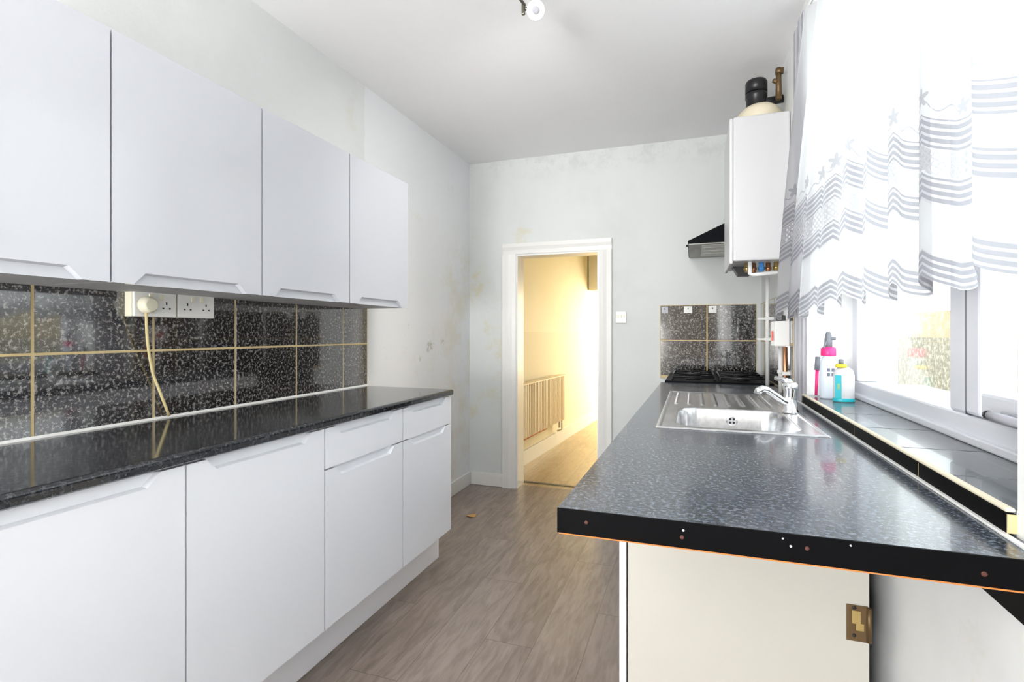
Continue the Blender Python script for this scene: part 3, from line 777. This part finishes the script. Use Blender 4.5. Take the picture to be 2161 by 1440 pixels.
# pipes dropping behind the worktop
for k, (yy_, xx, mt, lab) in enumerate(((3.05, 0.372, M_plastic, 'white vertical pipe with a bracket, on the black tiles below the boiler'),
                                        (2.72, 0.388, M_plastic, 'white vertical pipe just under the small white box'),
                                        (2.62, 0.392, M_copper, 'copper vertical pipe nearest the ribbed grey trim'))):
    t = thing('water_pipe', (xx, yy_, 0.901), lab, 'pipe', 'pipes below the boiler')
    m = MB()
    top = 1.50 if k == 0 else 1.118
    if k == 0:
        m.tube([(xx, yy_, 0.901), (xx, yy_, 1.30), (xx - 0.0, yy_, 1.475)], 0.010, 12)
    else: m.tube([(xx, yy_, 0.901), (xx, yy_, top)], 0.010, 12)
    m.build('pipe_run', mt, t)
    for z in ((1.14, 1.25) if k == 0 else (0.99,)):
        m = MB(); m.box(xx - 0.014, XR - 0.0072, yy_ - 0.013, yy_ + 0.013, z, z + 0.016, 0.002)
        if k == 0: m.box(xx - 0.05, xx - 0.013, yy_ - 0.006, yy_ + 0.006, z + 0.002, z + 0.013, 0.002)
        m.build('pipe_clip', M_plastic, t)
t = thing('spur_box', (0.38, 2.72, 1.12), 'small white box with a red switch below the net curtain edge', 'switch box')
m = MB(); m.box(0.352, XR - 0.0077, 2.63, 2.76, 1.120, 1.236, 0.004); m.build('box_body', M_plastic, t)
m = MB(); m.box(0.346, 0.352, 2.68, 2.72, 1.145, 1.19, 0.002); m.build('red_switch', M_red, t)
m = MB(); m.box(0.36, 0.40, 2.66, 2.73, 1.2365, 1.262, 0.003); m.build('cap', M_dark, t)

# ------------------------------------------------------------------ light switch, hooks on the end wall
t = thing('light_switch', (-0.485, YB, 1.252), 'white switch plate on the wall right of the doorway', 'switch')
m = MB(); m.box(-0.521, -0.448, YB - 0.010, YB - 0.0005, 1.252, 1.334, 0.003); m.build('plate', M_plastic, t)
for x in (-0.508, -0.486, -0.464):
    m = MB(); m.box(x - 0.006, x + 0.006, YB - 0.014, YB - 0.0102, 1.288, 1.310, 0.0015); m.build('rocker', M_plastic_old, t)
for x0, x1_, mt, lab in ((-0.062, -0.007, M_plastic, 'white square sticker hook at the top of the end-wall tiles, left of the grout line'),
                         (0.095, 0.146, M_plastic, 'white square sticker hook at the top of the end-wall tiles, right of the grout line'),
                         (-0.208, -0.165, M_trim_grey, 'grey square sticker hook in the top left corner of the end-wall tiles')):
    t = thing('wall_hook', ((x0 + x1_) / 2, YB - 0.0077, 1.317), lab, 'hook', 'sticker hooks on the end-wall tiles')
    m = MB(); m.box(x0, x1_, YB - 0.0105, YB - 0.0077, 1.317, 1.363, 0.001); m.build('pad', mt, t)
    m = MB(); xc = (x0 + x1_) / 2; m.tube([(xc, YB - 0.0105, 1.345), (xc, YB - 0.020, 1.343), (xc, YB - 0.024, 1.350)], 0.003, 8); m.build('peg', M_metal, t)

# ------------------------------------------------------------------ radiator in the next room
ang = math.atan(0.0685)
rd = thing('radiator', (-1.30, 4.6, 0.275), 'cream panel radiator with rust along the bottom, through the doorway', 'radiator')
def rp(y, off, z): return (hx(y) + 0.035 + off, y, z)
ry0, ry1, rz0, rz1 = 3.93, 5.33, 0.275, 0.735
m = MB()
n = 34; lo = []; 
ring = []
for k in range(n * 4 + 1):
    y = ry0 + (ry1 - ry0) * k / (n * 4); o_ = 0.060 + (0.006 if k % 4 in (1, 2) else 0.0); ring.append((y, o_))
ring = ring + [(ry1, 0.02), (ry0, 0.02)]
m.hull([rp(y, o_, rz0) for y, o_ in ring], [rp(y, o_, rz1) for y, o_ in ring]); m.build('panel', M_fin, rd)
m = MB(); q = [(ry0, 0.0), (ry1, 0.0), (ry1, 0.074), (ry0, 0.074)]
m.hull([rp(y, o_, rz1 + 0.001) for y, o_ in q], [rp(y, o_, rz1 + 0.012) for y, o_ in q]); m.build('top_grille', M_fin, rd)
m = MB(); q = [(4.0, 0.058), (4.75, 0.058), (4.75, 0.068), (4.0, 0.068)]
m.hull([rp(y, o_, rz0 - 0.006) for y, o_ in q], [rp(y, o_, rz0 + 0.004) for y, o_ in q]); m.build('rusty_edge', M_rust if False else M_rad_rust, rd)
m = MB(); m.tube([rp(5.30, 0.04, rz0), rp(5.30, 0.04, 0.17), rp(5.30, -0.010, 0.15)], 0.009, 10); m.tube([rp(5.22, 0.04, rz0), rp(5.22, 0.04, 0.20)], 0.012, 10); m.build('valve', M_plastic_old, rd)

# ------------------------------------------------------------------ bottles on the sill
ZS = WZ0 + 0.0087
b1 = thing('spray_bottle', (0.470, 2.19, ZS), 'white trigger spray bottle with a hot pink collar on the sill', 'bottle')
m = MB(); m.lathe([(0.026, 0), (0.028, 0.006), (0.028, 0.110), (0.024, 0.140), (0.016, 0.160), (0.0145, 0.170)], (0.47, 2.19, ZS), 'z', 28, 1.0, 0.75); bb = m.build('bottle_body', M_pale, b1)
m = MB(); m.lathe([(0.024, 0.158), (0.025, 0.160), (0.0245, 0.186), (0.018, 0.190)], (0.47, 2.19, ZS), 'z', 24); m.build('collar', M_pink, b1)
m = MB(); m.lathe([(0.013, 0.189), (0.013, 0.215), (0.010, 0.235), (0.006, 0.246)], (0.47, 2.19, ZS), 'z', 16); m.tube([(0.47, 2.19, ZS + 0.222), (0.492, 2.18, ZS + 0.222)], 0.006, 8); m.tube([(0.465, 2.185, ZS + 0.215), (0.452, 2.175, ZS + 0.186)], 0.004, 8); m.build('trigger_head', M_greyp, b1)
for dx in (-0.009, 0.006):
    for dz in (0.084, 0.101):
        m = MB(); m.box(0.47 + dx, 0.47 + dx + 0.010, 2.19 - 0.0222, 2.19 - 0.0200, ZS + dz, ZS + dz + 0.012); m.build('label_mark', M_mark, bb)
b2 = thing('cleaner_bottle', (0.498, 2.10, ZS), 'white cleaner bottle with teal label and yellow collar on the sill', 'bottle')
m = MB(); m.lathe([(0.030, 0), (0.033, 0.004), (0.033, 0.095), (0.028, 0.112), (0.016, 0.122)], (0.498, 2.10, ZS), 'z', 28, 1.0, 0.65); bb = m.build('bottle_body', M_boiler, b2)
m = MB(); m.lathe([(0.0335, 0.0015), (0.0338, 0.004), (0.0338, 0.012), (0.0335, 0.014)], (0.498, 2.10, ZS), 'z', 28, 1.0, 0.66); m.build('base_band', M_teal, bb)
m = MB(); 
m.prism([(0.468, 2.0865), (0.486, 2.0770), (0.486, 2.0805), (0.470, 2.0895)], 'z', ZS + 0.014, ZS + 0.095); m.build('label', M_teal, bb)
m = MB(); m.prism([(0.4745, 2.0826), (0.4815, 2.0788), (0.4820, 2.080), (0.475, 2.084)], 'z', ZS + 0.045, ZS + 0.065); m.build('label_mark', M_green, bb)
m = MB(); m.lathe([(0.018, 0.121), (0.018, 0.130), (0.015, 0.133)], (0.490, 2.10, ZS), 'z', 20); m.build('collar', M_yellow, b2)
m = MB(); m.lathe([(0.008, 0.133), (0.008, 0.146), (0.005, 0.150)], (0.490, 2.10, ZS), 'z', 14); m.build('nozzle', M_greyp, b2)
br_ = thing('cleaning_brush', (0.44, 2.255, ZS), 'slim pink and dark brush leaning behind the spray bottle', 'brush')
m = MB(); m.tube([(0.442, 2.25, ZS + 0.004), (0.448, 2.262, ZS + 0.10)], [0.005, 0.006], 10); m.build('brush_handle', M_pink, br_)
m = MB(); m.tube([(0.448, 2.262, ZS + 0.10), (0.452, 2.270, ZS + 0.150)], [0.010, 0.009], 10); m.build('brush_head', M_greyp, br_)

m = MB()
a_ = [(-1.387, 3.057, 0.0), (-1.353, 3.031, 0.006), (-1.318, 3.043, 0.002), (-1.326, 3.085, 0.007), (-1.362, 3.099, 0.0)]
m.hull(a_, [(p[0], p[1], p[2] + 0.0015) for p in a_])
tag(m.build('paper_scrap', plain('orange_brown_scrap', srgb(190, 150, 95), 0.7), origin=(-1.35, 3.06, 0)), 'small orange-brown scrap lying on the floor near the doorway', 'scrap')

# ------------------------------------------------------------------ ceiling spotlight
sl = thing('ceiling_spotlight', (-0.60, 1.62, ZC), 'white round spot lamp on a thin dark bar hung from the ceiling', 'spotlight')
m = MB(); m.lathe([(0.05, 0), (0.05, -0.012), (0.04, -0.018)], (-0.62, 1.58, ZC), 'z', 24); m.build('ceiling_plate', M_metal, sl)
m = MB(); m.tube([(-0.62, 1.58, ZC - 0.017), (-0.612, 1.62, 2.43), (-0.598, 1.70, 2.385), (-0.578, 1.79, 2.372)], 0.0055, 10); m.build('arm', M_metal, sl)
m = MB(); m.box(-0.589, -0.577, 1.782, 1.794, 2.338, 2.378, 0.002); m.tube([(-0.578, 1.79, 2.358), (-0.560, 1.80, 2.366)], 0.006, 8); m.build('bracket', M_metal, sl)
hdir = Vector((0.20, -0.75, -0.62)).normalized()
lc = Vector((-0.541, 1.805, 2.356))
bmh = MB()
bmh.lathe([(0.016, -0.03), (0.030, -0.012), (0.034, 0.0), (0.033, 0.010), (0.029, 0.012), (0.024, 0.004), (0.018, 0.001)], (0, 0, 0), 'z', 30)
bmesh.ops.transform(bmh.b, matrix=Matrix.Translation(lc) @ hdir.to_track_quat('Z', 'Y').to_matrix().to_4x4(), verts=bmh.b.verts)
lh = bmh.build('lamp_head', M_bulb, sl)
bmh = MB(); bmh.lathe([(0.013, 0.0015), (0.012, 0.006), (0.006, 0.008)], (0, 0, 0), 'z', 20)
bmesh.ops.transform(bmh.b, matrix=Matrix.Translation(lc) @ hdir.to_track_quat('Z', 'Y').to_matrix().to_4x4(), verts=bmh.b.verts)
bmh.build('lamp_centre', M_trim_grey, lh)

ld = bpy.data.lights.new('spotlight_glow', 'SPOT'); ld.energy = 20; ld.spot_size = math.radians(150); ld.spot_blend = 1.0; ld.shadow_soft_size = 0.12; ld.color = (1.0, 0.98, 0.95)
lo_ = bpy.data.objects.new('spotlight_glow', ld); COL.objects.link(lo_); lo_.location = (-0.53, 1.88, 2.33)
lo_.rotation_euler = Vector((-0.38, 0.70, -0.72)).to_track_quat('-Z', 'Y').to_euler()

# ------------------------------------------------------------------ net curtain
cu = thing('net_curtain', (0.45, 1.6, 1.25), 'white lace net curtain with scalloped hem hanging across the window', 'curtain')
def spline(P, t_):
    n = len(P) - 1; f = t_ * n; i = min(int(f), n - 1); f -= i
    p = [Vector(P[max(0, min(n, j))]) for j in (i - 1, i, i + 1, i + 2)]
    return 0.5 * ((2 * p[1]) + (p[2] - p[0]) * f + (2 * p[0] - 5 * p[1] + 4 * p[2] - p[3]) * f * f + (3 * p[1] - p[0] - 3 * p[2] + p[3]) * f ** 3)
TOP = [(0.405, 2.345, 0), (0.452, 2.10, 0), (0.462, 1.85, 0), (0.465, 1.60, 0), (0.468, 1.30, 0), (0.47, 0.93, 0)]
BOT = [(0.338, 2.50, 0), (0.392, 2.31, 0), (0.460, 2.10, 0), (0.495, 1.75, 0), (0.505, 1.35, 0), (0.505, 0.93, 0)]
NU, NV = 420, 60; HEM, CT = 1.247, 2.44; FAB = 2.05
m = MB(); uvl = m.b.loops.layers.uv.new('UVMap')
def cpt(a, h):
    k = 1 - h
    s_ = a * FAB
    base = spline(TOP, a) * (h ** 1.3) + spline(BOT, a) * (1 - h ** 1.3)
    e = 0.002
    tg = (spline(BOT, min(1, a + e)) - spline(BOT, max(0, a - e))).normalized(); nm = Vector((-tg.y, tg.x, 0))
    amp = 0.012 + 0.010 * k
    wv = amp * (math.sin(2 * PI * s_ / 0.205 + 0.6 * math.sin(s_ * 3.1)) + 0.32 * math.sin(2 * PI * s_ / 0.118 + 1.3 + k * 0.8) + 0.10 * math.sin(2 * PI * s_ / 0.061 + h * 1.2))
    sc = SW_A * (1 - abs(math.sin(PI * s_ / SW_P)))
    lift = 0.03 * sstep(0.25, 0.5, a) - 0.01
    zz = HEM + lift * k + sc * (1 - sstep(0.0, 0.16, h)) + (CT - HEM) * h
    lat = 0.006 * math.sin(2 * PI * s_ / 0.205 + 1.2) * k
    return base + nm * wv + tg * lat + Vector((0, 0, zz)), s_, (zz - HEM - lift * k) / (1.1 - 0.23 * sstep(0.45, 0.95, a))
grid = []
for i in range(NU + 1):
    col = []
    for j in range(NV + 1):
        h = (j / NV) ** 1.25
        p, s_, vh = cpt(i / NU, h); col.append((m.b.verts.new(p), s_, vh))
    grid.append(col)
for i in range(NU):
    for j in range(NV):
        q = [grid[i][j], grid[i + 1][j], grid[i + 1][j + 1], grid[i][j + 1]]
        f = m.b.faces.new([c[0] for c in q]); f.smooth = True
        for lp, c in zip(f.loops, q): lp[uvl].uv = (c[1], c[2])
m.build('lace_panel', M_net, cu)
m = MB(); m.tube([(0.413, 2.36, CT + 0.002), (0.462, 1.9, CT + 0.002), (0.47, 0.905, CT + 0.002)], 0.003, 8); m.build('curtain_wire', M_plastic, cu)
